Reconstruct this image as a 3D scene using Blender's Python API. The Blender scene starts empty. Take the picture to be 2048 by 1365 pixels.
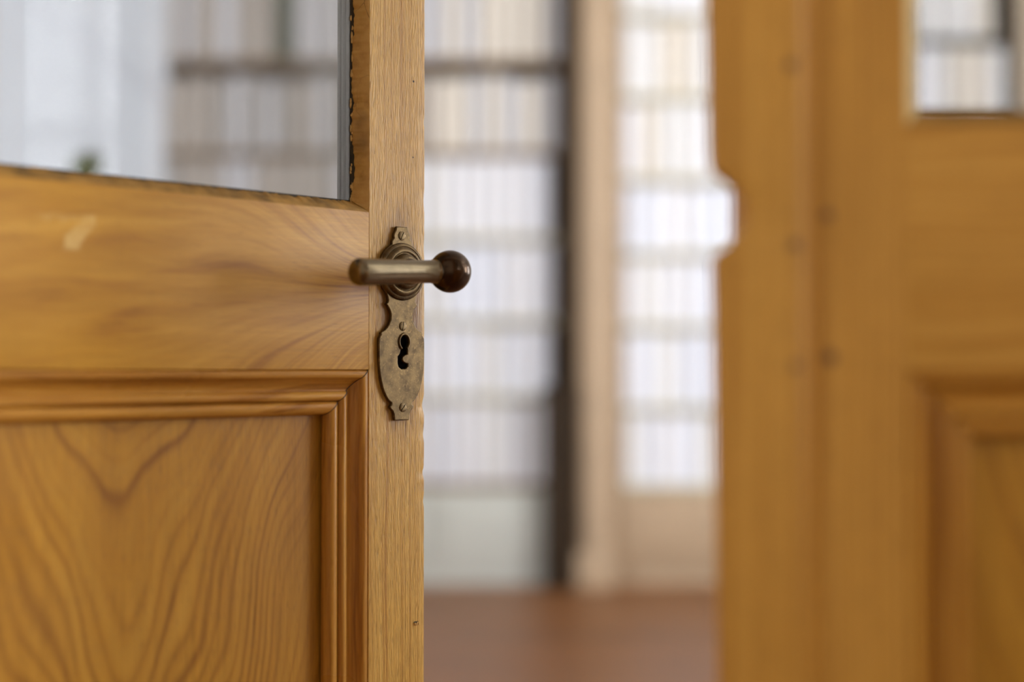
import bpy, bmesh, math, random
from mathutils import Vector, Matrix, noise as mnoise
random.seed(7)
S = bpy.context.scene
C = S.collection
PI = math.pi

# ------------------------------------------------------------------ camera
cam_d = bpy.data.cameras.new('camera')
cam = bpy.data.objects.new('camera', cam_d)
C.objects.link(cam)
cam.location = (0, 0, 0.96)
cam.rotation_euler = (math.radians(90 + 1.15), 0, 0)
cam_d.sensor_width = 36
cam_d.lens = 50
cam_d.clip_start = 0.05
cam_d.dof.use_dof = True
cam_d.dof.focus_distance = 1.335
cam_d.dof.aperture_fstop = 1.4
S.camera = cam

# ------------------------------------------------------------------ world, daylight, exposure
wd = bpy.data.worlds.new('daylight')
S.world = wd
wd.use_nodes = True
wd.node_tree.nodes['Background'].inputs[0].default_value = (0.85, 0.92, 1.0, 1)
wd.node_tree.nodes['Background'].inputs[1].default_value = 1.0
S.view_settings.view_transform = 'Standard'
S.view_settings.look = 'None'
S.view_settings.gamma = 1
S.view_settings.use_curve_mapping = False
S.view_settings.exposure = 0.12
S.cycles.max_bounces = 6
S.cycles.diffuse_bounces = 4
S.cycles.glossy_bounces = 3
S.cycles.transparent_max_bounces = 8
S.cycles.adaptive_threshold = 0.04
S.cycles.caustics_reflective = False
S.cycles.caustics_refractive = False


def area(name, loc, rot, sx, sy, power, col=(1, 0.98, 0.96)):
    d = bpy.data.lights.new(name, 'AREA')
    d.shape = 'RECTANGLE'
    d.size = sx
    d.size_y = sy
    d.energy = power
    d.color = col
    o = bpy.data.objects.new(name, d)
    C.objects.link(o)
    o.location = loc
    o.rotation_euler = rot
    return o


R90 = math.radians(90)
# daylight outside the library windows (two in the right-hand wall, two added in the door wall to light the bookcases) and the hall windows, the left one added
area('window_daylight', (4.85, 2.05, 1.65), (0, R90, 0), 2.0, 1.3, 130, (0.94, 0.97, 1.0))
area('window_daylight', (4.85, 4.35, 1.65), (0, R90, 0), 2.0, 1.3, 150, (0.86, 0.92, 1.0))
area('window_daylight', (3.5, 0.50, 2.85), (R90, 0, 0), 1.6, 1.0, 430, (0.86, 0.92, 1.0))
area('window_daylight', (-3.5, 0.50, 1.65), (R90, 0, 0), 1.6, 2.0, 310, (0.86, 0.92, 1.0))
area('hall_area_light', (2.75, -1.1, 1.75), (0, R90, 0), 1.7, 1.5, 100, (1.0, 0.96, 0.88))
area('hall_area_light', (-2.65, -1.1, 1.75), (0, -R90, 0), 1.7, 1.5, 50, (1.0, 0.96, 0.88))


# ------------------------------------------------------------------ helpers
def obj(name, me, mat=None, parent=None, **props):
    o = bpy.data.objects.new(name, me)
    C.objects.link(o)
    if mat is not None:
        for m in (mat if isinstance(mat, (list, tuple)) else [mat]):
            me.materials.append(m)
    if parent is not None:
        o.parent = parent
    for k, v in props.items():
        o[k] = v
    return o


def empty(name, loc=(0, 0, 0), rz=0, **props):
    o = bpy.data.objects.new(name, None)
    C.objects.link(o)
    o.location = loc
    o.rotation_euler = (0, 0, rz)
    o.empty_display_size = 0.1
    for k, v in props.items():
        o[k] = v
    return o


def finish(bm, name, smooth=None):
    bmesh.ops.recalc_face_normals(bm, faces=bm.faces[:])
    me = bpy.data.meshes.new(name)
    bm.to_mesh(me)
    bm.free()
    if smooth is not None:
        for p in me.polygons:
            p.use_smooth = True
        me.set_sharp_from_angle(angle=math.radians(smooth))
    return me


def add_box(bm, x0, x1, y0, y1, z0, z1, bev=0.0, seg=2):
    r = bmesh.ops.create_cube(bm, size=1)
    vs = r['verts']
    for v in vs:
        v.co = Vector(((x0 + x1) / 2 + v.co.x * (x1 - x0), (y0 + y1) / 2 + v.co.y * (y1 - y0),
                       (z0 + z1) / 2 + v.co.z * (z1 - z0)))
    if bev > 0:
        es = list({e for v in vs for e in v.link_edges})
        bmesh.ops.bevel(bm, geom=es, offset=bev, segments=seg, affect='EDGES', profile=0.6)


def box_mesh(x0, x1, y0, y1, z0, z1, bev=0.0, seg=2, smooth=40):
    bm = bmesh.new()
    add_box(bm, x0, x1, y0, y1, z0, z1, bev, seg)
    return finish(bm, 'box', smooth if bev else None)


def boxes_mesh(lst, bev=0.0):
    bm = bmesh.new()
    for b in lst:
        add_box(bm, *b, bev=bev)
    return finish(bm, 'boxes', 40 if bev else None)


def lathe(prof, n=48, axis='Y', smooth=35, caps=True):
    """prof: list of (radius, position along axis)."""
    bm = bmesh.new()
    rings = []
    for r, t in prof:
        ring = []
        if r < 1e-6:
            ring = [bm.verts.new(ax(0, 0, t, axis))]
        else:
            for i in range(n):
                a = 2 * PI * i / n
                ring.append(bm.verts.new(ax(r * math.cos(a), r * math.sin(a), t, axis)))
        rings.append(ring)
    for a, b in zip(rings, rings[1:]):
        if len(a) == 1 and len(b) == 1:
            continue
        if len(a) == 1:
            for i in range(n):
                bm.faces.new((a[0], b[i], b[(i + 1) % n]))
        elif len(b) == 1:
            for i in range(n):
                bm.faces.new((a[i], a[(i + 1) % n], b[0]))
        else:
            for i in range(n):
                bm.faces.new((a[i], a[(i + 1) % n], b[(i + 1) % n], b[i]))
    if caps:
        for r in (rings[0], rings[-1]):
            if len(r) > 2:
                bm.faces.new(r)
    return finish(bm, 'lathe', smooth)


def ax(a, b, t, axis):
    return {'X': (t, a, b), 'Y': (a, t, b), 'Z': (a, b, t)}[axis]


# ------------------------------------------------------------------ materials
def srgb(r, g, b):
    f = lambda c: (c / 12.92 if c <= 0.04045 else ((c + 0.055) / 1.055) ** 2.4)
    return (f(r / 255), f(g / 255), f(b / 255), 1)


class NT:
    def __init__(s, name):
        s.m = bpy.data.materials.new(name)
        s.m.use_nodes = True
        s.t = s.m.node_tree
        s.N = s.t.nodes
        s.bsdf = s.N['Principled BSDF']
        s.out = s.N['Material Output']

    def n(s, typ, **kw):
        nd = s.N.new(typ)
        for k, v in kw.items():
            setattr(nd, k, v)
        return nd

    def l(s, a, b):
        s.t.links.new(a, b)

    def val(s, sock, v):
        if hasattr(v, 'is_output') or hasattr(v, 'node'):
            s.l(v, sock)
        else:
            sock.default_value = v

    def math(s, op, a, b=0.0, c=None, clamp=False):
        nd = s.n('ShaderNodeMath', operation=op, use_clamp=clamp)
        s.val(nd.inputs[0], a)
        s.val(nd.inputs[1], b)
        if c is not None:
            s.val(nd.inputs[2], c)
        return nd.outputs[0]

    def coords(s):
        tc = s.n('ShaderNodeTexCoord')
        sp = s.n('ShaderNodeSeparateXYZ')
        s.l(tc.outputs['Object'], sp.inputs[0])
        return tc.outputs['Object'], sp.outputs[0], sp.outputs[1], sp.outputs[2]

    def comb(s, x, y, z):
        nd = s.n('ShaderNodeCombineXYZ')
        for i, v in enumerate((x, y, z)):
            s.val(nd.inputs[i], v)
        return nd.outputs[0]

    def noise(s, vec, scale=1.0, detail=2.0, rough=0.5):
        nd = s.n('ShaderNodeTexNoise')
        s.l(vec, nd.inputs['Vector'])
        nd.inputs['Scale'].default_value = scale
        nd.inputs['Detail'].default_value = detail
        nd.inputs['Roughness'].default_value = rough
        return nd.outputs['Fac']

    def maprange(s, v, a, b, c, d, typ='LINEAR'):
        nd = s.n('ShaderNodeMapRange', interpolation_type=typ)
        s.val(nd.inputs[0], v)
        for i, q in enumerate((a, b, c, d)):
            nd.inputs[i + 1].default_value = q
        return nd.outputs[0]

    def ramp(s, v, stops):
        nd = s.n('ShaderNodeValToRGB')
        s.l(v, nd.inputs[0])
        el = nd.color_ramp.elements
        while len(el) < len(stops):
            el.new(0.5)
        for e, (p, c) in zip(el, stops):
            e.position = p
            e.color = c
        return nd.outputs[0]

    def mix(s, fac, a, b, mode='MIX'):
        nd = s.n('ShaderNodeMix', data_type='RGBA', blend_type=mode)
        s.val(nd.inputs[0], fac)
        s.val(nd.inputs[6], a)
        s.val(nd.inputs[7], b)
        return nd.outputs[2]

    def bump(s, h, strength=0.3, dist=0.001):
        nd = s.n('ShaderNodeBump')
        nd.inputs['Strength'].default_value = strength
        nd.inputs['Distance'].default_value = dist
        s.l(h, nd.inputs['Height'])
        s.l(nd.outputs[0], s.bsdf.inputs['Normal'])


def plain(name, col, rough=0.6, metal=0.0, var=0.12, scale=8.0, spec=0.5):
    t = NT(name)
    v, x, y, z = t.coords()
    nz = t.noise(v, scale, 3)
    f = t.maprange(nz, 0.3, 0.7, 1 - var, 1 + var)
    c = t.mix(1.0, col, t.comb(f, f, f), 'MULTIPLY')
    t.l(c, t.bsdf.inputs['Base Color'])
    t.bsdf.inputs['Roughness'].default_value = rough
    t.bsdf.inputs['Metallic'].default_value = metal
    t.bsdf.inputs['Specular IOR Level'].default_value = spec
    return t.m


def wood(name, kind, light, mid, dark, rough=0.36, bump=0.25, fibre=0.25, pore=0.35, seed=0.0, extra=None):
    """Varnished light hardwood; kind = stile / rail / panel / mould_h / mould_v."""
    t = NT(name)
    v, x, y, z = t.coords()
    if kind in ('rail', 'mould_h'):
        al, ac = x, z
    else:
        al, ac = z, x
    # slow warp
    wv = t.comb(t.math('MULTIPLY', ac, 9), y, t.math('MULTIPLY_ADD', al, 3.0, seed))
    warp = t.noise(wv, 1.0, 2)
    if kind == 'rail':
        # grain fans out from the end of the rail beside the lever, then runs level
        w = t.maprange(x, 0.675, 0.46, 0.016, 0.085, 'SMOOTHSTEP')
        dz = t.math('SUBTRACT', z, t.maprange(x, 0.675, 0.50, 1.040, 1.052, 'SMOOTHSTEP'))
        zz = t.math('DIVIDE', dz, w)
        g = t.math('MULTIPLY_ADD', zz, 2.2, t.math('MULTIPLY', warp, 2.4))
        bands = t.noise(t.comb(g, t.math('MULTIPLY', x, 2.5), seed), 2.6, 3, 0.6)
        fig = t.maprange(bands, 0.25, 0.72, 0, 1)
        knot = t.math('MULTIPLY', t.maprange(t.math('ABSOLUTE', t.math('ADD', dz, 0.006)), 0.0, 0.020, 1, 0, 'SMOOTHSTEP'),
                      t.maprange(x, 0.60, 0.655, 0, 1, 'SMOOTHSTEP'))
        fig = t.math('SUBTRACT', fig, t.math('MULTIPLY', knot, 0.45))
    elif kind == 'panel':
        du = t.math('SUBTRACT', x, 0.43)
        rr = t.math('SQRT', t.math('MULTIPLY_ADD', du, du, 0.0012))
        g = t.math('MULTIPLY_ADD', rr, 150, t.math('MULTIPLY', z, -60))
        big = t.noise(t.comb(t.math('MULTIPLY', x, 5), y, t.math('MULTIPLY', z, 2.2)), 1.0, 2)
        g = t.math('ADD', g, t.math('MULTIPLY_ADD', big, 22.0, t.math('MULTIPLY', warp, 5.0)))
        w2 = t.noise(t.comb(t.math('MULTIPLY', x, 30), y, t.math('MULTIPLY', z, 7)), 1.0, 2)
        g = t.math('MULTIPLY_ADD', w2, 1.5, g)
        s1 = t.math('SINE', t.math('MULTIPLY', g, 3.6))
        nb = t.noise(t.comb(g, t.math('MULTIPLY', z, 2), seed), 0.55, 3, 0.6)
        s1 = t.math('POWER', t.maprange(s1, -1, 1, 0, 1), 0.55)
        amp = t.maprange(t.noise(t.comb(t.math('MULTIPLY', x, 12), y, t.math('MULTIPLY', z, 5)), 1.0, 2), 0.35, 0.65, 0.15, 1.0)
        s1 = t.math('ADD', 0.62, t.math('MULTIPLY', amp, t.math('SUBTRACT', s1, 0.62)))
        fig = t.math('ADD', t.maprange(s1, 0, 1, 0.02, 0.55), t.maprange(nb, 0.3, 0.7, -0.2, 0.38))
    else:
        k = 620 if kind == 'stile' else 150
        g = t.math('MULTIPLY_ADD', ac, k, t.math('MULTIPLY', warp, 9.0))
        fig = t.maprange(t.noise(t.comb(g, t.math('MULTIPLY', y, 200), t.math('MULTIPLY', al, 2.0)), 0.9, 3, 0.6), 0.3, 0.7, 0, 1)
    c = t.ramp(fig, [(0.0, dark), (0.42, mid), (0.95, light)])
    # fibres and pores
    fa, fl_ = (640, 60) if kind == 'stile' else (420, 14)
    fv = t.comb(t.math('MULTIPLY', ac, fa), t.math('MULTIPLY', y, fa), t.math('MULTIPLY_ADD', al, fl_, seed))
    fb = t.noise(fv, 1.0, 3, 0.6)
    c = t.mix(1.0, c, t.comb(*[t.maprange(fb, 0.25, 0.75, 1 - fibre, 1 + fibre * 0.8)] * 3), 'MULTIPLY')
    pv = t.comb(t.math('MULTIPLY', ac, 900), t.math('MULTIPLY', y, 900), t.math('MULTIPLY_ADD', al, 70, seed))
    pn = t.noise(pv, 1.0, 1)
    pm = t.maprange(pn, 0.60, 0.72, 0, pore)
    c = t.mix(pm, c, tuple(q * 0.45 for q in dark[:3]) + (1,))
    # broad blotches of old varnish
    bl = t.noise(v, 7.0, 3)
    c = t.mix(t.maprange(bl, 0.5, 0.75, 0, 0.35), c, tuple(a * 0.75 for a in mid[:3]) + (1,))
    br = t.noise(t.comb(t.math('MULTIPLY', ac, 34), t.math('MULTIPLY', y, 20), t.math('MULTIPLY_ADD', al, 2.0, seed * 3)), 1.0, 2)
    c = t.mix(1.0, c, t.comb(t.maprange(br, 0.3, 0.7, 0.90, 1.08), t.maprange(br, 0.3, 0.7, 0.86, 1.10), t.maprange(br, 0.3, 0.7, 0.80, 1.16)), 'MULTIPLY')
    if extra:
        c = extra(t, c, x, y, z)
    t.l(c, t.bsdf.inputs['Base Color'])
    t.bsdf.inputs['Specular IOR Level'].default_value = 0.26
    t.l(t.maprange(bl, 0.3, 0.7, rough - 0.06, rough + 0.08), t.bsdf.inputs['Roughness'])
    h = t.math('SUBTRACT', t.math('MULTIPLY', fb, 0.8), t.math('MULTIPLY', pm, 1.2))
    t.bump(h, bump, 0.0008)
    return t.m


def scuff(t, c, x, y, z):
    """bare scraped patch in the varnish of the rail (two short diagonal strokes)."""
    nz = t.noise(t.comb(t.math('MULTIPLY', x, 90), y, t.math('MULTIPLY', z, 60)), 1.0, 3)
    jit = t.math('MULTIPLY_ADD', nz, 0.020, -0.010)
    p = t.math('ADD', t.math('SUBTRACT', t.math('SUBTRACT', x, 0.3725), t.math('MULTIPLY', t.math('SUBTRACT', z, 1.066), 0.55)), jit)
    m1 = t.math('MULTIPLY', t.maprange(t.math('ABSOLUTE', p), 0.0055, 0.009, 1, 0, 'SMOOTHSTEP'),
                t.maprange(t.math('ABSOLUTE', t.math('SUBTRACT', z, 1.0665)), 0.011, 0.0165, 1, 0, 'SMOOTHSTEP'))
    q = t.math('ADD', t.math('SUBTRACT', z, 1.0765), t.math('MULTIPLY', jit, 0.6))
    m2 = t.math('MULTIPLY', t.maprange(t.math('ABSOLUTE', q), 0.001, 0.004, 0.5, 0, 'SMOOTHSTEP'),
                t.maprange(t.math('ABSOLUTE', t.math('SUBTRACT', x, 0.358)), 0.012, 0.024, 1, 0, 'SMOOTHSTEP'))
    m = t.math('MULTIPLY', t.math('MAXIMUM', m1, m2), t.maprange(nz, 0.35, 0.6, 0.25, 0.62), clamp=True)
    return t.mix(m, c, srgb(228, 194, 126))


def grime(t, c, x, y, z):
    """dark handling grime rubbed in around the lock plate, and two tack holes."""
    nz = t.noise(t.comb(t.math('MULTIPLY', x, 220), y, t.math('MULTIPLY', z, 40)), 1.0, 3)
    dx = t.math('DIVIDE', t.math('SUBTRACT', x, 0.6990), 0.026)
    dz = t.math('DIVIDE', t.math('SUBTRACT', z, 1.003), 0.098)
    d = t.math('SQRT', t.math('MULTIPLY_ADD', dx, dx, t.math('MULTIPLY', dz, dz)))
    d = t.math('ADD', d, t.math('MULTIPLY_ADD', nz, 0.7, -0.35))
    m = t.maprange(d, 0.75, 1.25, 0.62, 0, 'SMOOTHSTEP')
    c = t.mix(m, c, srgb(88, 52, 40))
    for hx, hz, r in ((0.7153, 1.2334, 0.0011), (0.7148, 1.161, 0.0008)):
        e = t.math('ADD', t.math('POWER', t.math('ABSOLUTE', t.math('SUBTRACT', x, hx)), 2.0),
                   t.math('POWER', t.math('ABSOLUTE', t.math('SUBTRACT', z, hz)), 2.0))
        c = t.mix(t.maprange(t.math('SQRT', e), r * 0.6, r * 1.3, 1, 0), c, srgb(35, 20, 10))
    return c


HL, HM, HD = srgb(204, 153, 60), srgb(187, 135, 45), srgb(154, 100, 32)
SL, SM, SD = srgb(216, 174, 94), srgb(200, 154, 74), srgb(168, 118, 54)
M = {}
M['stile'] = wood('honey_oak_stile', 'stile', SL, SM, SD, 0.33, 0.9, 0.26, 0.35, 1.0, grime)
H2L, H2M, H2D = srgb(210, 158, 76), srgb(194, 140, 60), srgb(158, 104, 42)
M['stile2'] = wood('honey_oak_stile_plain', 'stile', H2L, H2M, H2D, 0.40, 0.2, 0.15, 0.3, 5.0)
M['rail'] = wood('honey_oak_rail', 'rail', HL, HM, HD, 0.40, 0.15, 0.12, 0.25, 2.0, scuff)
M['rail2'] = wood('honey_oak_rail_plain', 'mould_h', H2L, H2M, H2D, 0.40, 0.15, 0.12, 0.25, 2.0)
PL, PM, PD = srgb(196, 146, 56), srgb(182, 130, 44), srgb(148, 98, 32)
M['panel'] = wood('honey_oak_panel', 'panel', PL, PM, PD, 0.38, 0.2, 0.14, 0.35, 3.0)
ML, MM, MD = srgb(198, 145, 64), srgb(180, 124, 48), srgb(146, 94, 34)
M['mould_h'] = wood('honey_oak_moulding', 'mould_h', ML, MM, MD, 0.27, 0.12, 0.12, 0.2, 4.0)
M['mould_v'] = wood('honey_oak_moulding_upright', 'mould_v', ML, MM, MD, 0.27, 0.12, 0.12, 0.2, 4.5)
M['ast'] = wood('honey_oak_cover_strip', 'stile', H2L, H2M, H2D, 0.36, 0.2, 0.12, 0.25, 6.0)
M['lip'] = plain('dark_rebate_wood', srgb(52, 34, 33), 0.45, var=0.3, scale=60)  # evenly dark brown lip round the glass
M['dirt'] = plain('rebate_grime', srgb(48, 40, 24), 0.8, var=0.3, scale=90)


def putty_mat():
    t = NT('old_yellow_putty')
    v, x, y, z = t.coords()
    a = t.noise(v, 60, 4, 0.6)
    b = t.noise(v, 22, 2)
    c = t.ramp(a, [(0.2, srgb(168, 122, 52)), (0.5, srgb(205, 158, 80)), (0.8, srgb(218, 176, 100))])
    c = t.mix(t.maprange(b, 0.60, 0.72, 0, 0.5), c, srgb(112, 80, 36))
    vo = t.n('ShaderNodeTexVoronoi', feature='DISTANCE_TO_EDGE')
    t.l(t.comb(t.math('MULTIPLY_ADD', a, 0.8, t.math('MULTIPLY', x, 40)), t.math('MULTIPLY', y, 40), t.math('MULTIPLY', z, 26)), vo.inputs['Vector'])
    vo.inputs['Scale'].default_value = 1.0
    cr = t.maprange(vo.outputs['Distance'], 0.003, 0.014, 0.7, 0)
    cr = t.math('MULTIPLY', cr, t.maprange(t.noise(v, 14, 2), 0.54, 0.62, 0, 1))
    c = t.mix(cr, c, srgb(40, 24, 10))
    t.l(c, t.bsdf.inputs['Base Color'])
    t.bsdf.inputs['Roughness'].default_value = 0.5
    t.bump(t.math('SUBTRACT', a, cr), 0.4, 0.001)
    return t.m


M['putty'] = putty_mat()
M['crumb'] = plain('putty_flake', srgb(205, 165, 96), 0.55, var=0.2, scale=200)
M['lit_putty'] = plain('side_lit_putty', srgb(232, 206, 146), 0.5, var=0.1, scale=40)  # putty lightened so its colour carries the side light on the blurred door
M['olive'] = plain('dirty_putty', srgb(150, 112, 52), 0.7, var=0.45, scale=70)


def metal_mat(name, base, hi, rough, mott):
    t = NT(name)
    v, x, y, z = t.coords()
    a = t.noise(v, 95, 5, 0.65)
    b = t.noise(v, 420, 3, 0.6)
    c = t.mix(t.maprange(a, 0.35, 0.68, 0, 1), base, hi)
    c = t.mix(t.maprange(b, 0.58, 0.72, 0, mott), c, tuple(min(1, q * 2.2) for q in hi[:3]) + (1,))
    t.l(c, t.bsdf.inputs['Base Color'])
    t.bsdf.inputs['Metallic'].default_value = 0.85
    t.l(t.maprange(b, 0.3, 0.7, rough - 0.1 * mott, rough + 0.2 * mott), t.bsdf.inputs['Roughness'])
    t.bump(t.math('ADD', a, b), 0.25 * mott, 0.0006)
    return t.m


M['plate'] = metal_mat('patinated_brass_plate', srgb(76, 60, 39), srgb(114, 93, 61), 0.40, 0.5)
M['lever'] = metal_mat('worn_bronze', srgb(112, 99, 77), srgb(130, 115, 91), 0.20, 0.0)
M['ball'] = metal_mat('dark_bronze', srgb(64, 48, 35), srgb(76, 58, 42), 0.2, 0.0)
M['black'] = plain('recess_shade', (0.004, 0.003, 0.003, 1), 1.0, var=0.1, spec=0.0)  # near-black colour for the unlit keyhole and screw slots


def glass_mat(name, tint, refl=0.75):
    t = NT(name)
    tr = t.n('ShaderNodeBsdfTransparent')
    tr.inputs[0].default_value = tint
    gl = t.n('ShaderNodeBsdfGlossy')
    gl.inputs['Roughness'].default_value = 0.02
    fr = t.n('ShaderNodeFresnel')
    fr.inputs['IOR'].default_value = 1.5
    mx = t.n('ShaderNodeMixShader')
    t.l(t.math('MULTIPLY', fr.outputs[0], refl), mx.inputs[0])
    t.l(tr.outputs[0], mx.inputs[1])
    t.l(gl.outputs[0], mx.inputs[2])
    t.l(mx.outputs[0], t.out.inputs['Surface'])
    return t.m


M['glass'] = glass_mat('old_door_glass', (0.82, 0.82, 0.82, 1))
M['wglass'] = glass_mat('window_glass', (0.97, 0.97, 0.97, 1))
M['plaster'] = plain('white_plaster', srgb(226, 222, 214), 0.85, var=0.04, scale=3)
M['warm_wall'] = plain('beige_wall_paint', srgb(205, 184, 158), 0.8, var=0.05, scale=3)
M['beige'] = plain('beige_painted_wood', srgb(176, 150, 120), 0.6, var=0.06, scale=5)
M['pale'] = plain('grey_white_painted_wood', srgb(198, 198, 188), 0.6, var=0.06, scale=5)
M['shelf'] = plain('brown_shelf_wood', srgb(120, 90, 48), 0.55, var=0.2, scale=12)
M['olive_or_lit_shelf'] = plain('olive_grey_or_lit_shelf', srgb(186, 176, 148), 0.6, var=0.1, scale=8)
M['darkwood'] = plain('dark_brown_wood', srgb(48, 35, 21), 0.75, var=0.2, scale=14, spec=0.2)
M['screwhead'] = plain('dull_screw_head', srgb(104, 70, 40), 0.6)
M['white_cloth'] = plain('white_screen_cloth', srgb(212, 216, 221), 0.85, var=0.02, scale=4)
M['leaf'] = plain('plant_leaf', srgb(112, 124, 70), 0.5, var=0.3, scale=20)
M['pot'] = plain('terracotta', srgb(150, 96, 70), 0.8)
M['soil'] = plain('soil', srgb(52, 38, 28), 0.95)


def floor_mat():
    t = NT('red_brown_floorboard')
    v, x, y, z = t.coords()
    oi = t.n('ShaderNodeObjectInfo')
    a = t.noise(t.comb(t.math('MULTIPLY_ADD', oi.outputs['Random'], 30.0, t.math('MULTIPLY', x, 2)), t.math('MULTIPLY', y, 40), 0.0), 1.5, 4)
    c = t.ramp(a, [(0.3, srgb(114, 71, 36)), (0.7, srgb(146, 96, 54))])
    f = t.maprange(oi.outputs['Random'], 0, 1, 0.82, 1.12)
    c = t.mix(1.0, c, t.comb(f, f, f), 'MULTIPLY')
    t.l(c, t.bsdf.inputs['Base Color'])
    t.bsdf.inputs['Roughness'].default_value = 0.42
    return t.m


M['floor'] = floor_mat()
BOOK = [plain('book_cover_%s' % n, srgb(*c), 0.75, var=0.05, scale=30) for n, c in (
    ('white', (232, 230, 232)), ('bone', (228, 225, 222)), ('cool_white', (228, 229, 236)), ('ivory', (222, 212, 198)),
    ('shade_grey', (204, 202, 204)), ('shade_taupe', (184, 174, 164)), ('deep_shade_grey', (172, 166, 160)))]  # shade tints carry the dimness of the left and upper shelves
M['pages'] = plain('book_pages', srgb(222, 210, 184), 0.9, var=0.1, scale=60)
M['ochre'] = plain('book_cover_ochre', srgb(160, 124, 62), 0.7)
M['green'] = plain('book_cover_dark_green', srgb(72, 78, 58), 0.7)

# ------------------------------------------------------------------ room shell
LX0, LX1, LY0, LY1, LZ = -4.4, 4.5, 0.88, 6.75, 3.6
fl = obj('floor', box_mesh(LX0, LX1, LY0 - 0.24, LY1, -0.08, -0.02), M['darkwood'], kind='structure',
         label='reddish brown wooden floor of the room beyond the doors')
# floorboards (shared meshes, running left to right)
bw = 0.139
lens_ = (1.6, 2.1, 2.5)
bme = {}
for L in lens_:
    me = box_mesh(-L / 2 + 0.0008, L / 2 - 0.0008, -bw / 2 + 0.0008, bw / 2 - 0.0008, -0.02, 0.0, 0.0015, 1, None)
    me.materials.append(M['floor'])
    bme[L] = me
nrow = int((LY1 - LY0 + 0.24) / bw)
for r in range(nrow):
    yy = LY0 - 0.24 + bw * (r + 0.5)
    xx = LX0 - random.choice((0.0, 0.5, 1.0, 1.4))
    while xx < LX1 - 0.1:
        L = random.choice(lens_)
        o = bpy.data.objects.new('floorboard', bme[L])
        C.objects.link(o)
        o.parent = fl
        o.location = (xx + L / 2, yy, 0)
        xx += L


def wall_with_holes(name, axis, pos, thick, a0, a1, z0, z1, holes, mat, label):
    """axis 'X': wall plane at x=pos..pos+thick spanning y a0..a1; holes (b0,b1,h0,h1)."""
    lst = []
    hs = sorted(holes)
    cur = a0
    segs = []
    for b0, b1, h0, h1 in hs:
        segs.append((cur, b0, z0, z1))
        if h0 > z0:
            segs.append((b0, b1, z0, h0))
        if h1 < z1:
            segs.append((b0, b1, h1, z1))
        cur = b1
    segs.append((cur, a1, z0, z1))
    for p0, p1, q0, q1 in segs:
        if axis == 'X':
            lst.append((pos, pos + thick, p0, p1, q0, q1))
        else:
            lst.append((p0, p1, pos, pos + thick, q0, q1))
    return obj(name, boxes_mesh(lst), mat, kind='structure', label=label)


WZ0, WZ1 = 0.65, 2.65
wall_with_holes('wall_right', 'X', LX1, 0.25, LY0, LY1, 0, LZ, [(1.4, 2.7, WZ0, WZ1), (3.7, 5.0, WZ0, WZ1)], M['plaster'],
                'plastered side wall of the library with tall windows')
obj('wall_left', box_mesh(LX0 - 0.2, LX0, LY0, LY1, 0, LZ), M['plaster'], kind='structure', label='plastered far side wall of the library')
obj('wall_back', box_mesh(LX0, LX1, LY1, LY1 + 0.2, 0, LZ), M['warm_wall'], kind='structure', label='beige wall behind the bookcases')
obj('ceiling', box_mesh(LX0, LX1, LY0, LY1, LZ, LZ + 0.15), M['plaster'], kind='structure', label='white ceiling of the library')
# wall between hall and library, with the double-door opening
OX0, OX1, OZ = -0.655, 0.895, 2.09
wall_with_holes('wall_doorway', 'Y', 0.64, 0.24, LX0 - 0.2, LX1 + 0.25, 0, LZ, [(-4.3, -2.7, WZ0, WZ1), (OX0, OX1, 0, OZ), (2.7, 4.3, 2.35, 3.35)], M['plaster'],
                'plastered wall holding the double door')
# hall on the camera's side
HX0, HX1, HY0, HZ = -2.3, 2.4, -2.6, 2.9
obj('floor_hall', box_mesh(HX0, HX1, HY0, 0.64, -0.08, 0.0), M['floor'], kind='structure', label='wooden floor of the hall in front of the doors')
obj('ceiling_hall', box_mesh(HX0, HX1, HY0, 0.64, HZ, HZ + 0.15), M['plaster'], kind='structure', label='white ceiling of the hall')
wall_with_holes('wall_hall_left', 'X', HX0 - 0.2, 0.2, HY0, 0.64, 0, HZ, [(-1.85, -0.35, 0.9, 2.6)], M['plaster'], 'plastered left wall of the hall with an added window')
wall_with_holes('wall_hall_right', 'X', HX1, 0.25, HY0, 0.64, 0, HZ, [(-1.85, -0.35, 0.9, 2.6)], M['plaster'],
                'plastered hall wall with a window')
obj('wall_hall_back', box_mesh(HX0 - 0.2, HX1 + 0.25, HY0 - 0.2, HY0, 0, HZ), M['plaster'], kind='structure', label='plastered rear wall of the hall')


def window(n, x, y0, y1, z0, z1, label, door_wall=False):
    e = empty('window_%d' % n, (0, x, 0) if door_wall else (x, 0, 0), -R90 if door_wall else 0, kind='structure', label=label)
    fw = 0.06
    obj('window_frame', boxes_mesh([(0.08, 0.16, y0, y0 + fw, z0, z1), (0.08, 0.16, y1 - fw, y1, z0, z1),
                                    (0.08, 0.16, y0 + fw, y1 - fw, z0, z0 + fw), (0.08, 0.16, y0 + fw, y1 - fw, z1 - fw, z1)]),
        M['plaster'], e)
    ym = (y0 + y1) / 2
    zt = z0 + (z1 - z0) * 0.66
    obj('mullion', box_mesh(0.085, 0.155, ym - 0.025, ym + 0.025, z0 + fw, z1 - fw), M['plaster'], e)
    obj('transom', box_mesh(0.085, 0.155, y0 + fw, y1 - fw, zt - 0.025, zt + 0.025), M['plaster'], e)
    for a, b in ((y0 + fw, ym - 0.025), (ym + 0.025, y1 - fw)):
        for c, d in ((z0 + fw, zt - 0.025), (zt + 0.025, z1 - fw)):
            obj('pane', box_mesh(0.118, 0.122, a, b, c, d), M['wglass'], e)
    obj('window_sill', box_mesh(-0.05, 0.08, y0 - 0.03, y1 + 0.03, z0 - 0.04, z0), M['plaster'], e)
    return e


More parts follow.
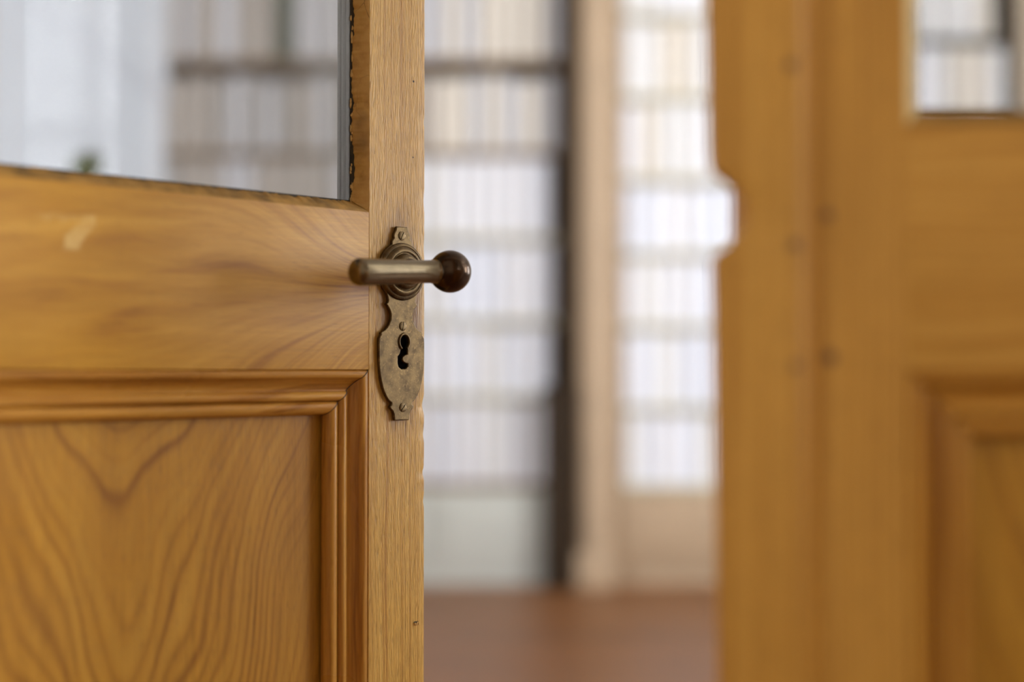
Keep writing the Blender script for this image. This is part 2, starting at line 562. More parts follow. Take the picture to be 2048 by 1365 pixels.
window(1, LY0, 2.7, 4.3, 2.35, 3.35, 'high white window added for light in the door wall, right of the doors', True)  # made-up opening, gives the bookcases frontal light
window(4, LY0, -4.3, -2.7, WZ0, WZ1, 'tall white window added for light in the door wall, left of the doors', True)  # made-up opening, frontal light for the screen and cupboard bases
window(2, LX1, 3.7, 5.0, WZ0, WZ1, 'tall white casement window nearest the bookcases')
window(5, LX1, 1.4, 2.7, WZ0, WZ1, 'tall white casement window in the side wall nearest the doors')
window(6, HX0 - 0.2, -1.85, -0.35, 0.9, 2.6, 'white window added for light in the left wall of the hall')  # invented to brighten the blurred leaf without reaching the sharp one
window(3, HX1, -1.85, -0.35, 0.9, 2.6, 'white hall window behind the doors')

# door lining
tr = empty('trim_1', ((OX0 + OX1) / 2, 0.75, 0), kind='structure', label='honey brown wooden lining of the double-door opening')
cx = (OX0 + OX1) / 2
for nm, b in (('jamb', (OX0, OX0 + 0.024)), ('jamb', (OX1 - 0.024, OX1))):
    obj(nm, box_mesh(b[0] - cx, b[1] - cx, -0.11, 0.13, 0, OZ, 0.002), M['stile2'], tr)
obj('head', box_mesh(OX0 + 0.024 - cx, OX1 - 0.024 - cx, -0.11, 0.13, OZ - 0.024, OZ, 0.002), M['rail2'], tr)
for s, xx in ((-1, OX0), (1, OX1)):
    a, b = (xx - 0.10, xx + 0.012) if s < 0 else (xx - 0.012, xx + 0.10)
    obj('casing', box_mesh(a - cx, b - cx, -0.13, -0.11, 0, OZ + 0.1, 0.004), M['stile2'], tr)
obj('casing', box_mesh(OX0 + 0.012 - cx, OX1 - 0.012 - cx, -0.13, -0.11, OZ - 0.012, OZ + 0.1, 0.004), M['rail2'], tr)

# ------------------------------------------------------------------ doors
DW, DT, DB, DTOP = 0.73, 0.036, 0.006, 2.055
RZ0, RZ1 = 0.9600, 1.1050          # lock rail
BOT, TOPR = 0.215, 1.955
mm = 0.001
PROFILE = [(0.0, 1.6), (0.5, 1.9), (1.2, 0.2), (2.0, -0.6), (4.5, -0.8), (6.5, -0.2), (7.6, 0.9), (8.2, 2.2), (9.6, 4.2), (12, 6.8), (15.5, 8.8),
           (18.6, 9.4), (19.4, 9.0), (19.8, 7.2), (21.2, 5.4), (23.4, 4.4), (25.6, 4.8), (27.4, 6.2), (28.4, 8.2), (28.9, 10.6),
           (29.5, 8.4), (30.6, 7.2), (32.6, 6.4), (34.8, 6.5), (37, 7.4), (38.9, 9.2), (40.2, 11.6), (41, 14.2), (41.3, 16.6), (40.6, 17.2), (37.5, 17.6)]
LIP = [(0, 14.6), (9.6, 14.6), (10.6, 15.4), (10.9, 17.0), (10.9, 20.0), (10.2, 20.6), (10.2, 21.6), (11.0, 22.4), (11.3, 24.5), (11.0, 27.0),
       (10.2, 27.8), (10.2, 28.6), (11.2, 29.4), (11.5, 31.5), (10.6, 34.0), (8.5, 35.6), (0, 35.8)]


def mitred(side, rect, prof, mirror, gap=0.0005, sub=1, closed=False):
    """sweep prof (v mm inward, y mm deep) along one side of rect with mitred ends."""
    xa, xb, za, zb = rect
    bm = bmesh.new()
    rows = []
    for v, y in prof:
        v *= mm
        y *= mm
        g = gap
        if side == 'top':
            p, q = (xa + v + g, zb - v), (xb - v - g, zb - v)
        elif side == 'bottom':
            p, q = (xa + v + g, za + v), (xb - v - g, za + v)
        elif side == 'hinge':
            p, q = (xa + v, za + v + g), (xa + v, zb - v - g)
        else:
            p, q = (xb - v, za + v + g), (xb - v, zb - v - g)
        row = []
        for i in range(sub + 1):
            t = i / sub
            row.append(bm.verts.new((mirror * (p[0] + (q[0] - p[0]) * t), y, p[1] + (q[1] - p[1]) * t)))
        rows.append(row)
    if closed:
        rows.append(rows[0])
    for a, b in zip(rows, rows[1:]):
        for i in range(sub):
            bm.faces.new((a[i], a[i + 1], b[i + 1], b[i]))
    if closed:
        bm.faces.new([r[0] for r in rows[:-1]])
        bm.faces.new([r[-1] for r in rows[:-1]])
    else:
        # solid backing so that the moulding is a body, not a skin
        back = [bm.verts.new((r[k].co.x, 0.0178, r[k].co.z)) for k in (0, -1) for r in (rows[0],)]
        e0, e1 = rows[-1][0], rows[-1][-1]
        bm.faces.new((rows[0][0], rows[0][-1], back[1], back[0]))
        bm.faces.new((back[0], back[1], e1, e0))
        bm.faces.new([r[0] for r in rows] + [back[0]])
        bm.faces.new([r[-1] for r in rows] + [back[1]])
    return finish(bm, 'mitred', 40)


def stile_mesh(x0, x1, mirror, worn):
    """tall board; its free arris is rounded and, if worn, nicked."""
    bm = bmesh.new()
    n = 700 if worn else 12
    r = 0.0016
    rows = []
    for i in range(n + 1):
        z = DB + (DTOP - DB) * i / n
        k = 0.0
        if worn:
            k = 0.0004 * mnoise.noise(Vector((3.1, 0, z * 90))) + 0.0005 * max(0, mnoise.noise(Vector((9.7, 0, z * 35))) - 0.15)
            for zc, dp, wz in ((0.926, 0.0022, 0.006), (0.898, 0.0012, 0.005), (0.862, 0.0020, 0.004), (0.835, 0.0009, 0.004), (1.196, 0.0008, 0.003),
                               (1.12, 0.0008, 0.008), (1.075, 0.0007, 0.006)):
                k += dp * math.exp(-((z - zc) / wz) ** 2)
        k = max(0, k)
        sec = [(x0 + 0.0005, 0.0), (x0, 0.0005), (x0, DT - 0.0006), (x0 + 0.0006, DT), (x1 - 0.0008, DT), (x1, DT - 0.0008)]
        for j in range(5):
            a = (j / 4) * PI / 2
            sec.append((x1 - r * (1 - math.cos(a)) - k * math.sin(a) * 0.9 - k * 0.35, r * (1 - math.sin(a)) + k * 0.5 * math.cos(a) + 0.0))
        sec.append((x1 - 0.012, 0.0))
        rows.append([bm.verts.new((mirror * x, y, z)) for x, y in sec])
    m = len(rows[0])
    for a, b in zip(rows, rows[1:]):
        for j in range(m):
            bm.faces.new((a[j], a[(j + 1) % m], b[(j + 1) % m], b[j]))
    bm.faces.new(rows[0])
    bm.faces.new(rows[-1])
    return finish(bm, 'stile', 35)


def putty_mesh(side, rect, mirror, seed, ragged=True):
    """triangular putty fillet from the front arris down to the glass, ragged at the glass edge."""
    xa, xb, za, zb = rect
    bm = bmesh.new()
    Ln = (xb - xa) if side in ('top', 'bottom') else (zb - za)
    n = int(Ln / 0.0011)
    rows = []
    for i in range(n + 1):
        s = Ln * i / n
        w = 9.6 + 1.3 * mnoise.noise(Vector((seed, 0, s * 130))) + 1.0 * mnoise.noise(Vector((seed + 4, 0, s * 420)))
        if ragged:
            b = mnoise.noise(Vector((seed + 9, 0, s * 28)))
            w -= max(0, b - 0.22) * 11
        w = max(4.5, min(11.4, w)) * mm
        dep = 0.0138
        face = [(0.0, 0.0004), (0.0018, 0.0016), (w * 0.55, dep * 0.52 - 0.0006), (w * 0.92, dep * 0.86), (w, dep * 0.93), (w + 0.0001, 0.0144), (0.0, 0.0144)]
        row = []
        for v, y in face:
            t = min(max(s, v), Ln - v)
            if side == 'bottom':
                p = (xa + t, za + v)
            elif side == 'top':
                p = (xa + t, zb - v)
            elif side == 'hinge':
                p = (xa + v, za + t)
            else:
                p = (xb - v, za + t)
            row.append(bm.verts.new((mirror * p[0], y, p[1])))
        rows.append(row)
    m = len(rows[0])
    for a, b in zip(rows, rows[1:]):
        for j in range(m):
            bm.faces.new((a[j], a[(j + 1) % m], b[(j + 1) % m], b[j]))
    bm.faces.new(rows[0])
    bm.faces.new(rows[-1])
    bmesh.ops.remove_doubles(bm, verts=bm.verts[:], dist=1e-6)
    return finish(bm, 'putty', 50)


def build_door(n, loc, rz, mirror, free_w, label, detailed):
    d = empty('door_%d' % n, loc, rz, kind='structure', label=label)
    hs = 0.0685
    fx0 = DW - free_w
    st = obj('stile', stile_mesh(fx0, DW, mirror, detailed), M['stile'] if detailed else M['stile2'], d)
    a, b = sorted((0.0, mirror * hs))
    obj('stile', box_mesh(a, b, 0, DT, DB, DTOP, 0.0008), M['stile2'], d)
    a, b = sorted((mirror * hs, mirror * fx0))
    obj('lock_rail', box_mesh(a, b, 0.0, DT, RZ0, RZ1, 0.0006), M['rail'] if detailed else M['rail2'], d)
    obj('top_rail', box_mesh(a, b, 0.0, DT, TOPR, DTOP, 0.0006), M['rail2'], d)
    obj('bottom_rail', box_mesh(a, b, 0.0, DT, DB, BOT, 0.0006), M['rail2'], d)
    rect = (hs, fx0, BOT, RZ0)
    obj('panel', box_mesh(a, b, 0.0200, 0.0290, BOT, RZ0), M['panel'], d)
    for s in ('top', 'bottom', 'hinge', 'free'):
        obj('moulding', mitred(s, rect, PROFILE, mirror), M['mould_h'] if s in ('top', 'bottom') else M['mould_v'], d)
    grect = (hs, fx0, RZ1, TOPR)
    for s in ('top', 'bottom', 'hinge', 'free'):
        obj('glazing_lip', mitred(s, grect, LIP, mirror, closed=True), M['lip'], d)
        obj('putty', putty_mesh(s, grect, mirror, {'top': 1.3, 'bottom': 5.1, 'hinge': 8.2, 'free': 11.7}[s], detailed),
            M['lit_putty'] if not detailed and s == 'free' else M['putty'] if s in ('free', 'hinge') else M['olive'], d)
    g0 = 0.0075
    a, b = sorted((mirror * (hs + g0), mirror * (fx0 - g0)))
    obj('glass_pane', box_mesh(a, b, 0.01405, 0.0145, RZ1 + g0, TOPR - g0), M['glass'], d, label='old clear glass pane')
    # dark grime line between putty and glass
    for s in ('free', 'bottom'):
        obj('grime_line', mitred(s, grect, [(0, 12.6), (9.2, 13.3), (11.0, 13.7), (11.0, 14.5), (0, 14.5)], mirror, closed=True), M['dirt'], d)
    return d


def mitre_joint(door, rect, mirror):
    xb, zb = rect[1], rect[3]
    bm = bmesh.new()
    rows = []
    for v, y in PROFILE[:-2]:
        v *= mm
        w = 0.00032
        rows.append([bm.verts.new((mirror * (xb - v - w), y * mm - 0.00012, zb - v + w)), bm.verts.new((mirror * (xb - v + w), y * mm - 0.00012, zb - v - w)),
                     bm.verts.new((mirror * (xb - v + w), y * mm + 0.0012, zb - v - w)), bm.verts.new((mirror * (xb - v - w), y * mm + 0.0012, zb - v + w))])
    for a, b in zip(rows, rows[1:]):
        for j in range(4):
            bm.faces.new((a[j], a[(j + 1) % 4], b[(j + 1) % 4], b[j]))
    bm.faces.new(rows[0])
    bm.faces.new(rows[-1])
    obj('mitre_joint', finish(bm, 'joint'), M['dirt'], door, label='dark open joint at the corner of the mouldings')


d1 = build_door(1, (-0.59919, 0.83781, 0), math.radians(45), 1, 0.0685,
                'sharp honey brown glazed wooden door leaf with bronze lever handle, standing ajar', True)
d2 = build_door(2, (0.865, 0.838, 0), 0, -1, 0.0985 + 0.0333 - 0.0335,
                'blurred honey brown wooden door leaf with notched cover strip', False)

mitre_joint(d1, (0.0685, DW - 0.0685, BOT, RZ0), 1)

# flakes of broken putty beside the glass of the sharp door
for i in range(34):
    z = RZ1 + 0.006 + random.random() * 0.235
    hgt = random.uniform(0.0015, 0.006)
    bm = bmesh.new()
    pts = []
    k = 7
    for j in range(k):
        a = 2 * PI * j / k
        pts.append((math.cos(a) * random.uniform(0.5, 1) * 0.0011, math.sin(a) * random.uniform(0.6, 1) * hgt))
    lo = [bm.verts.new((p[0], 0.0, p[1])) for p in pts]
    hi = [bm.verts.new((p[0] * 0.7, -0.0009, p[1] * 0.8)) for p in pts]
    bm.faces.new(lo)
    bm.faces.new(hi)
    for j in range(k):
        bm.faces.new((lo[j], lo[(j + 1) % k], hi[(j + 1) % k], hi[j]))
    o = obj('putty_flake', finish(bm, 'flake'), M['crumb'], d1)
    o.location = (DW - 0.0685 - random.uniform(0.0092, 0.0112), 0.0136, z)

# chip in the stile, pale split wood
bm = bmesh.new()
for k, (cx_, cz_) in enumerate(((0.0, 0.0), (0.0016, -0.0005), (0.003, 0.0003), (0.0044, -0.0002))):
    add_box(bm, cx_ - 0.0005, cx_ + 0.0007, -0.0011 - 0.0002 * (k % 2), 0.0005, cz_ - 0.0013, cz_ + 0.0012, 0.0003, 1)
o = obj('splinter', finish(bm, 'splinter'), M['crumb'], d1)
o.location = (0.7175, 0, 0.7203)
obj('splinter_hole', box_mesh(0.7165, 0.7222, -0.00015, 0.0004, 0.7208, 0.7224), M['dirt'], d1)

# ------------------------------------------------------------------ lock plate and lever of the sharp door
AX_U, AX_Z = 0.6985, 1.0515
OUT = [(0, 42.2), (6.2, 42.2), (7.0, 41.4), (7.6, 38.5), (9.6, 35.8), (10.4, 33.2), (9.8, 31.2), (12.2, 28.6)]
for i in range(0, 19):
    a = math.radians(64 - i * (64 + 47) / 18)
    OUT.append((28.0 * math.cos(a), 28.0 * math.sin(a)))
OUT += [(17.4, -24.2), (16.6, -27.2), (17.4, -29.2), (19.6, -30.4), (18.0, -32.0), (15.8, -34.6), (14.0, -38.0), (13.3, -41.5), (13.7, -45.0), (15.2, -48.6), (17.6, -52.0),
        (20.6, -54.6), (24.4, -56.4), (25.6, -57.4), (25.4, -59.2), (26.4, -60.6), (27.7, -62.4), (28.0, -66), (28.0, -78), (27.6, -87), (26.8, -94.5), (25.2, -102),
        (22.9, -109.4), (19.6, -115.8), (16.0, -120.4), (12.6, -122.6), (12.8, -124.4), (14.8, -126.0), (13.6, -128.0), (11.0, -130.2), (9.8, -133), (9.2, -137.6), (8.4, -139), (0, -139)]
outline = [(x, z) for x, z in OUT] + [(-x, z) for x, z in reversed(OUT) if x > 0]
KZ = -65.6
hole = []
for i in range(25):
    a = math.radians(-50 + 280 * i / 24)
    hole.append((2.6 + 5.0 * math.cos(a), KZ + 6.2 * math.sin(a)))
# the slot below the round hole, with the ward nib entering from the right
hole += [(-1.6, KZ - 8), (-2.6, KZ - 11.5), (-5.0, KZ - 13.5), (-5.2, KZ - 20), (-4.0, KZ - 23.6), (-0.5, KZ - 25.6), (4.2, KZ - 25.2), (7.0, KZ - 23.0),
         (7.4, KZ - 20.6), (4.0, KZ - 20.2), (1.2, KZ - 18.4), (0.2, KZ - 16.0), (1.2, KZ - 13.6), (4.0, KZ - 12.0), (6.9, KZ - 11.4), (6.6, KZ - 8.0)]


def curve_plate(name, loops, thick, bevel):
    cu = bpy.data.curves.new(name, 'CURVE')
    cu.dimensions = '2D'
    cu.fill_mode = 'BOTH'
    cu.extrude = thick / 2 - bevel
    cu.bevel_depth = bevel
    cu.bevel_resolution = 2
    cu.offset = -bevel
    for lp in loops:
        sp = cu.splines.new('POLY')
        sp.points.add(len(lp) - 1)
        for p, (x, z) in zip(sp.points, lp):
            p.co = (x * mm, z * mm, 0, 1)
        sp.use_cyclic_u = True
    tmp = bpy.data.objects.new(name, cu)
    C.objects.link(tmp)
    dg = bpy.context.evaluated_depsgraph_get()
    me = bpy.data.meshes.new_from_object(tmp.evaluated_get(dg))
    bpy.data.objects.remove(tmp)
    me.materials.clear()
    # curve XY plane -> door XZ plane, facing -Y
    me.transform(Matrix.Rotation(math.radians(90), 4, 'X'))
    for p in me.polygons:
        p.use_smooth = True
    me.set_sharp_from_angle(angle=math.radians(35))
    return me


PT = 0.0034
plate = obj('lock_plate', curve_plate('lock_plate', [outline, hole], PT, 0.0009), M['plate'], d1, label='shaped patinated brass plate with keyhole')
plate.location = (AX_U, -PT / 2 - 0.0003, AX_Z)
obj('keyhole_shade', box_mesh(-0.012, 0.014, PT / 2 - 0.0006, PT / 2 - 0.0002, -0.096, -0.056), M['black'], plate)  # flat black plate standing in for the dark depth of the keyhole
# raised ring round the keyhole (open towards the slot)
bm = bmesh.new()
rows = []
for i in range(41):
    a = math.radians(-58 + 296 * i / 40)
    row = []
    for j in range(8):
        b = 2 * PI * j / 8
        rr = 1.0 + 0.0
        R_ = (6.4 + 1.15 * math.cos(b))
        row.append(bm.verts.new(((2.4 + R_ * math.cos(a) * 0.96) * mm, (-1.5 * math.sin(b)) * mm, (KZ + R_ * 1.16 * math.sin(a)) * mm)))
    rows.append(row)
for a_, b_ in zip(rows, rows[1:]):
    for j in range(8):
        bm.faces.new((a_[j], a_[(j + 1) % 8], b_[(j + 1) % 8], b_[j]))
bm.faces.new(rows[0])
bm.faces.new(rows[-1])
kr = obj('keyhole_ring', finish(bm, 'ring', 60), M['plate'], plate)
kr.location = (0, -PT / 2, 0)
# slotted screws
for zz, xx, ang in ((33.6, -0.6, 62), (-51.0, 0.6, 80), (-127.0, 1.0, 48)):
    bm = bmesh.new()
    prof = [(4.4, 0.2), (4.3, -0.35), (3.9, -0.6), (2.0, -0.72)]
    nseg = 24
    ca, sa = math.cos(math.radians(ang)), math.sin(math.radians(ang))
    # two half domes with a slot between them
    for sgn in (-1, 1):
        rr = []
        for r_, y_ in prof:
            row = []
            for i in range(13):
                a = PI * i / 12
                px, pz = r_ * math.cos(a), max(0.42, r_ * math.sin(a)) * sgn
                row.append(bm.verts.new(((px * ca - pz * sa) * mm, y_ * mm, (px * sa + pz * ca) * mm)))
            rr.append(row)
        for a_, b_ in zip(rr, rr[1:]):
            for i in range(12):
                bm.faces.new((a_[i], a_[i + 1], b_[i + 1], b_[i]))
        bm.faces.new(rr[-1])
        bm.faces.new([r_[0] for r_ in rr] + [r_[-1] for r_ in reversed(rr)])
    sc = obj('screw', finish(bm, 'screw', 40), M['plate'], plate)
    sc.location = (xx * mm, -PT / 2, zz * mm)
    so = obj('screw_slot', box_mesh(-3.2 * mm, 3.2 * mm, -0.15 * mm, 0.0, -0.5 * mm, 0.5 * mm), M['black'], plate)
    so.location = (xx * mm, -PT / 2, zz * mm)
    so.rotation_euler = (0, -math.radians(ang), 0)
# turned rose on the plate
rose = [(27.0, 0.2), (26.9, -1.0), (25.8, -2.2), (24.2, -2.6), (23.4, -2.2), (22.8, -2.9), (21.8, -4.4), (20.0, -5.2), (18.6, -5.1), (17.6, -4.4),
        (16.9, -4.6), (16.4, -6.6), (15.4, -8.6), (13.6, -9.8), (11.0, -10.2)]
ro = obj('rose', lathe([(r * mm, y * mm) for r, y in rose], 64, 'Y', 40), M['plate'], plate)
ro.location = (0, -PT / 2, 0)

# handle: neck out to the ball, lever running back from the ball
H_OUT = 0.0695
hroot = empty('lever_handle', (0, 0, 0))
hroot.parent = d1
hroot.location = (AX_U, -PT - 0.0003, AX_Z)
droop = math.radians(2.6)
neck = [(12.2, -7.5), (12.2, -12.0), (11.0, -13.2), (10.4, -16), (10.0, -30), (10.0, -44), (10.6, -50), (12.0, -56)]
nk = obj('neck', lathe([(r * mm, y * mm) for r, y in neck], 48, 'Y', 40), M['ball'], hroot)
nk.rotation_euler = (droop, 0, 0)
BALL = Vector((0, -H_OUT + PT, -0.0030))
ball = [(0.0, -19.6)]
for i in range(1, 24):
    a = -PI / 2 + PI * i / 24
    ball.append((19.3 * math.cos(a), 19.3 * math.sin(a)))
ball.append((0, 19.3))
bl = obj('ball', lathe([(r * mm, y * mm) for r, y in ball], 64, 'Y', 60), M['ball'], hroot)
bl.location = BALL
lev = [(9.4, -12), (9.4, -17.4), (11.0, -17.9), (11.3, -19.2), (10.7, -20.3), (10.25, -21.5), (10.3, -40), (10.7, -60), (11.3, -80), (11.8, -95), (12.0, -103.0), (11.8, -105.6),
       (11.0, -107.9), (9.4, -109.6), (7.0, -110.8), (4.0, -111.4), (0, -111.6)]
lv = obj('lever', lathe([(r * mm, x * mm) for r, x in lev], 64, 'X', 40), M['lever'], hroot)
lv.location = BALL
lv.rotation_euler = (0, -math.radians(3.0), 0)

# ------------------------------------------------------------------ cover strip (astragal) with notch on the blurred door
NOTCH = [(1.30, 0.1135), (1.16, 0.1148), (1.0905, 0.1160), (1.0775, 0.1172), (1.0730, 0.1205), (1.0690, 0.1265), (1.0645, 0.1318), (1.0590, 0.1356), (1.0530, 0.1372),
         (1.0470, 0.1366), (1.0410, 0.1340), (1.0350, 0.1290), (1.0300, 0.1225), (1.0275, 0.1190), (1.0230, 0.1176), (1.0000, 0.1180), (0.80, 0.1200), (0.3, 0.123)]


def edge_x(z):
    if z >= NOTCH[0][0]:
        return NOTCH[0][1]
    for (z0, x0), (z1, x1) in zip(NOTCH, NOTCH[1:]):
        if z1 <= z <= z0:
            t = (z0 - z) / (z0 - z1)
            return x0 + (x1 - x0) * t
    return NOTCH[-1][1]


zs = [DB, 0.3, 0.6, 0.8, 0.95] + [1.0 + 0.1 * i / 90 for i in range(91)] + [1.16, 1.3, 1.6, DTOP]
bm = bmesh.new()
rows = []
for z in zs:
    L = edge_x(z)
    sec = [(L, 0.838), (L, 0.8268), (L + 0.0006, 0.8256), (L + 0.002, 0.825), (0.1655, 0.825), (0.1700, 0.8258), (0.1735, 0.8285), (0.1775, 0.8335), (0.1788, 0.8360), (0.1788, 0.838)]
    rows.append([bm.verts.new((x - 0.865, y - 0.838, z)) for x, y in sec])
m_ = len(rows[0])
for a_, b_ in zip(rows, rows[1:]):
    for j in range(m_):
        bm.faces.new((a_[j], a_[(j + 1) % m_], b_[(j + 1) % m_], b_[j]))
bm.faces.new(rows[0])
bm.faces.new(rows[-1])
obj('cover_strip', finish(bm, 'strip', 35), M['ast'], d2, label='cover strip with a rounded notch cut into its edge')
for x, y, z, r in ((0.1644, 0.825, 1.0325, 0.0034), (0.1625, 0.825, 1.1375, 0.0032), (0.1644, 0.825, 0.962, 0.0028), (0.1863, 0.838, 1.0514, 0.0034), (0.1874, 0.838, 0.9672, 0.0040),
                   (0.163, 0.825, 0.70, 0.0032)):
    o = obj('screw_head', lathe([(r, 0.0), (r * 0.9, -0.0006), (0, -0.0009)], 20, 'Y', 40), M['screwhead'], d2)
    o.location = (x - 0.865, y - 0.838, z)

# ------------------------------------------------------------------ bookcases and books
BF = 6.36      # front of the bookcases
book_meshes = []


def unit_book(mat):
    """1 x 1 x 1 book standing with a rounded spine towards -Y, boards slightly proud of the pages."""
    bm = bmesh.new()
    sp = [(-0.5, 0.0), (-0.5, -0.93), (-0.42, -0.975), (-0.2, -1.0), (0.2, -1.0), (0.42, -0.975), (0.5, -0.93), (0.5, 0.0)]
    lo = [bm.verts.new((x, y + 1, 0)) for x, y in sp]
    hi = [bm.verts.new((x, y + 1, 1)) for x, y in sp]
    k = len(sp)
    for i in range(k):
        bm.faces.new((lo[i], lo[(i + 1) % k], hi[(i + 1) % k], hi[i]))
    bm.faces.new(lo)
    top = bm.faces.new(hi)
    r = bmesh.ops.inset_region(bm, faces=[top], thickness=0.05, depth=-0.012)
    top.material_index = 1
    me = finish(bm, 'book')
    me.materials.append(mat)
    me.materials.append(M['pages'])
    return me


BM = [unit_book(m) for m in BOOK]
BM_OCHRE, BM_GREEN = unit_book(M['ochre']), unit_book(M['green'])


def bookcase(name, label, x0, x1, zs, base_mat, up_mat, shelf_mat, zt, dep=0.36, back=None):
    e = empty(name, ((x0 + x1) / 2, BF, 0), label=label, category='bookcase')
    c = (x0 + x1) / 2
    for a, b in ((x0, x0 + 0.035), (x1 - 0.035, x1)):
        obj('upright', box_mesh(a - c, b - c, 0, dep, 0, zt, 0.003), up_mat, e)
    obj('back_panel', box_mesh(x0 + 0.035 - c, x1 - 0.035 - c, dep - 0.02, dep, 0.0, zt), back or M['shelf'], e)
    obj('top_board', box_mesh(x0 - 0.01 - c, x1 + 0.01 - c, -0.02, dep, zt, zt + 0.05, 0.005), shelf_mat, e)
    for z in zs:
        obj('shelf', box_mesh(x0 + 0.035 - c, x1 - 0.035 - c, 0.006, dep - 0.02, z - 0.028, z, 0.003), M['olive_or_lit_shelf'] if (0.5 < z < 1.6 and shelf_mat is M['shelf']) else shelf_mat, e)  # lower brown shelves turned paler, light from above put into their colour
    # cupboard base
    zb = zs[0] - 0.028
    xx0, xx1 = x0 + 0.035 - c, x1 - 0.035 - c
    nd = max(1, round((xx1 - xx0) / 0.6))
    obj('plinth', box_mesh(xx0, xx1, 0.015, dep - 0.02, 0, 0.07), base_mat, e)
    for i in range(nd):
        a = xx0 + (xx1 - xx0) * i / nd + 0.003
        b = xx0 + (xx1 - xx0) * (i + 1) / nd - 0.003
        dd = obj('cupboard_door', box_mesh(a, b, 0.0, 0.022, 0.075, zb - 0.004, 0.003), base_mat, e)
        obj('raised_field', box_mesh(a + 0.06, b - 0.06, -0.008, 0.002, 0.13, zb - 0.06, 0.004), base_mat, dd)
    return e


def fill(x0, x1, z, pitch, label, group, wr=(0.062, 0.098), special=()):
    x = x0 + 0.038
    end = x1 - 0.038
    i = 0
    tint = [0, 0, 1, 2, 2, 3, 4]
    while True:
        w = random.uniform(*wr)
        if x + w > end:
            break
        h = pitch - 0.028 - (random.uniform(0.035, 0.075) if (z > 1.7 and x0 < 0) else random.uniform(0.006, 0.015))
        dp = random.uniform(0.24, 0.27)
        me = BM[random.choice(([0, 1, 2, 2, 0] if z < 1.6 else [3, 4, 3, 5] if x0 < 0 and z > 1.8 else [1, 3, 4] if x0 < 0 else [0, 1, 1, 3]) if x > -0.62 else [4, 5, 5, 6])]  # greyer covers on left and upper shelves stand in for weaker light
        lb, gp = label, group
        for sx, sm, slab in special:
            if abs(x + w / 2 - sx) < w / 2:
                me, lb, gp = sm, slab, None
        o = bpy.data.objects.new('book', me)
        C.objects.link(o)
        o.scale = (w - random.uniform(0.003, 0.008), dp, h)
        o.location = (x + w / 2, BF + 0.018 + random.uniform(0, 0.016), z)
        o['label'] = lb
        o['category'] = 'book'
        if gp:
            o['group'] = gp
        x += w
        i += 1


C1 = [0.454, 0.847, 1.189, 1.563, 1.945, 2.360]
C2 = [0.443, 0.797, 1.162, 1.489, 1.827, 2.196, 2.564]
C3 = [0.45, 0.86, 1.26, 1.67, 2.08, 2.455]
ORD = ['lowest', 'second lowest', 'third lowest', 'fourth lowest', 'fifth lowest', 'sixth lowest', 'topmost']
X1, X2, X3 = (-1.62, 0.275), (0.452, 1.33), (1.40, 2.27)
bookcase('bookcase', 'wide brown bookcase full of pale books, seen beside the bronze handle', X1[0], X1[1], C1, M['pale'], M['darkwood'], M['shelf'], 2.80)
bookcase('bookcase', 'bright beige framed bookcase between column and blurred door', X2[0], X2[1], C2, M['beige'], M['beige'], M['olive_or_lit_shelf'], 2.95, back=M['beige'])
bookcase('bookcase', 'dark bookcase glimpsed through the small pane of the blurred door', X3[0], X3[1], C3, M['beige'], M['darkwood'], M['darkwood'], 2.86)
for (xa, xb), zz, zt, nm in ((X1, C1, 2.80, 'wide brown bookcase beside the handle'), (X2, C2, 2.95, 'bright bookcase right of the column'),
                             (X3, C3, 2.86, 'bookcase behind the small pane')):
    for i, z in enumerate(zz):
        p = (zz[i + 1] if i + 1 < len(zz) else zt + 0.028) - z
        if p < 0.2:
            continue
        sp = ()
        if nm.startswith('wide') and i == 5:
            sp = ((-0.985, BM_GREEN, 'dark green book on the topmost shelf seen through the door glass'),)
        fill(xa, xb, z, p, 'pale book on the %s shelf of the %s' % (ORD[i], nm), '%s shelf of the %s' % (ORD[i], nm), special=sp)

# column between the two bookcases, standing forward of them
pil = empty('column', (0.363, BF - 0.04, 0), label='beige painted column standing between the two bookcases', category='column')
obj('shaft', lathe([(0.087, 0.16), (0.086, 1.2), (0.084, 3.0)], 40, 'Z', 40), M['beige'], pil)
obj('base', box_mesh(-0.087, 0.087, -0.09, 0.09, 0, 0.16, 0.008), M['beige'], pil)
obj('capital', box_mesh(-0.087, 0.087, -0.09, 0.09, 3.0, 3.12, 0.008), M['beige'], pil)
# dark post standing in for the shade beside the column, thicker at the foot
post = empty('shade_post', (0.215, BF - 0.09, 0), label='dark post standing in for the shade left of the beige column, thick lower part', category='post')
obj('lower_shade_post', box_mesh(-0.075, 0.058, -0.06, 0.06, 0.0, 0.86, 0.006), M['darkwood'], post)
obj('upper_shade_post', box_mesh(0.0, 0.058, -0.03, 0.03, 0.86, 2.78, 0.004), M['darkwood'], post)
obj('cap', box_mesh(-0.08, 0.062, -0.065, 0.065, 0.86, 0.885, 0.004), M['darkwood'], post)

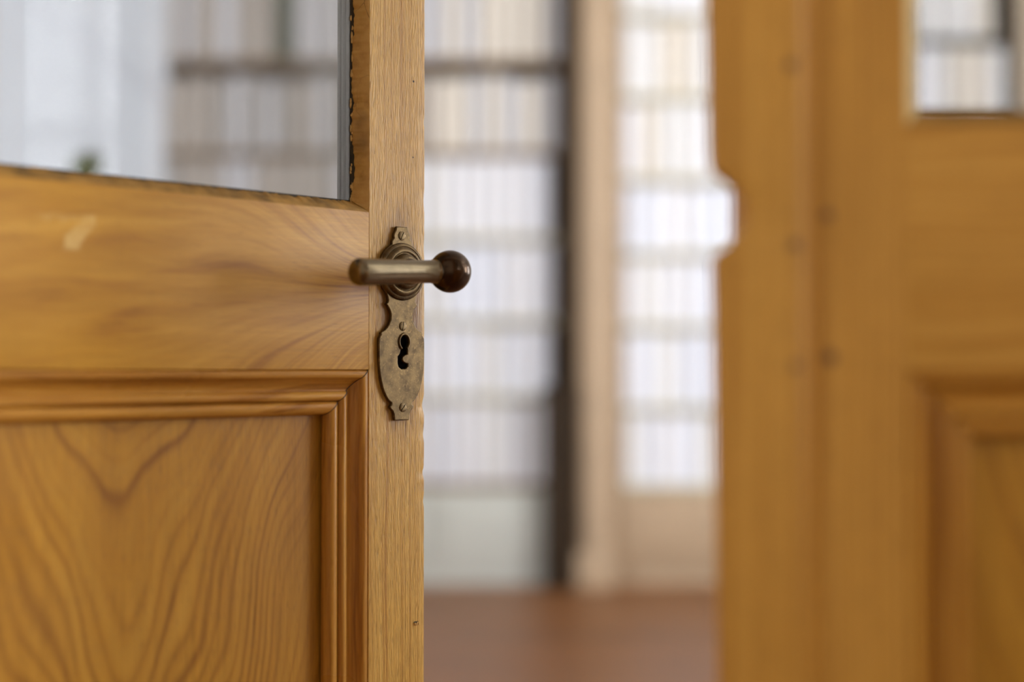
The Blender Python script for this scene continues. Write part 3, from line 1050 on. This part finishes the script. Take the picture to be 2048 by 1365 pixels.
# ------------------------------------------------------------------ white screen and plant behind the glass
scr = empty('standing_screen', (-1.447, 4.75, 0), math.radians(24), label='tall white screen with a diagonal fold seen through the door glass', category='screen')
bm = bmesh.new()
nx, nz = 40, 110
grid = []
for j in range(nz + 1):
    row = []
    for i in range(nx + 1):
        x = -0.28 + 0.56 * i / nx
        z = 0.12 + 2.55 * j / nz
        s = (z - 2.07) * 0.84 + (x - 0.0) * 0.54   # distance across the diagonal fold
        y = 0.0
        if s > 0.04:
            y = -0.06
        elif s > -0.04:
            y = -0.06 * (s + 0.04) / 0.08
        y += 0.004 * math.sin(s * 9)
        row.append(bm.verts.new((x, y, z)))
    grid.append(row)
for j in range(nz):
    for i in range(nx):
        bm.faces.new((grid[j][i], grid[j][i + 1], grid[j + 1][i + 1], grid[j + 1][i]))
r = bmesh.ops.extrude_face_region(bm, geom=bm.faces[:], use_keep_orig=True)
for v in [g for g in r['geom'] if isinstance(g, bmesh.types.BMVert)]:
    v.co.y = 0.03  # flat back
obj('cloth', finish(bm, 'cloth', 30), M['white_cloth'], scr)
for xx in (-0.28, 0.25):
    obj('foot', box_mesh(xx, xx + 0.03, -0.18, 0.2, 0.0, 0.04, 0.005), M['pale'], scr)
    obj('side_bar', box_mesh(xx, xx + 0.03, 0.031, 0.056, 0.04, 2.67, 0.003), M['pale'], scr)

pl = empty('potted_plant', (-1.30, 4.3, 0), label='tall green potted plant peeping over the door rail in front of the white screen', category='plant')
obj('pot', lathe([(0.0, 0.0), (0.10, 0.0), (0.15, 0.26), (0.165, 0.27), (0.165, 0.31), (0.145, 0.31), (0.14, 0.27), (0.0, 0.27)], 32, 'Z', 30, False), M['pot'], pl)
obj('soil', lathe([(0.139, 0.262), (0.139, 0.285), (0.0, 0.29)], 24, 'Z', 30), M['soil'], pl)
obj('stem', lathe([(0.014, 0.27), (0.011, 0.9), (0.007, 1.45), (0.004, 1.6)], 12, 'Z', 40), M['leaf'], pl)
for k in range(11):
    a = k * 2.4
    z0 = 0.93 + 0.056 * k
    bm = bmesh.new()
    rows = []
    Lf = 0.24
    for i in range(9):
        t = i / 8
        w = 0.045 * math.sin(PI * min(1, t * 0.93 + 0.07)) + 0.001
        up = 0.16 * t - 0.13 * t * t
        rows.append([bm.verts.new((Lf * t, -w, up + 0.012 * (w / 0.045))), bm.verts.new((Lf * t, 0, up)), bm.verts.new((Lf * t, w, up + 0.012 * (w / 0.045)))])
    for p, q in zip(rows, rows[1:]):
        for j in range(2):
            bm.faces.new((p[j], p[j + 1], q[j + 1], q[j]))
    lf = obj('leaf', finish(bm, 'leaf', 60), M['leaf'], pl)
    lf.location = (0, 0, z0)
    lf.rotation_euler = (0, -0.3, a)
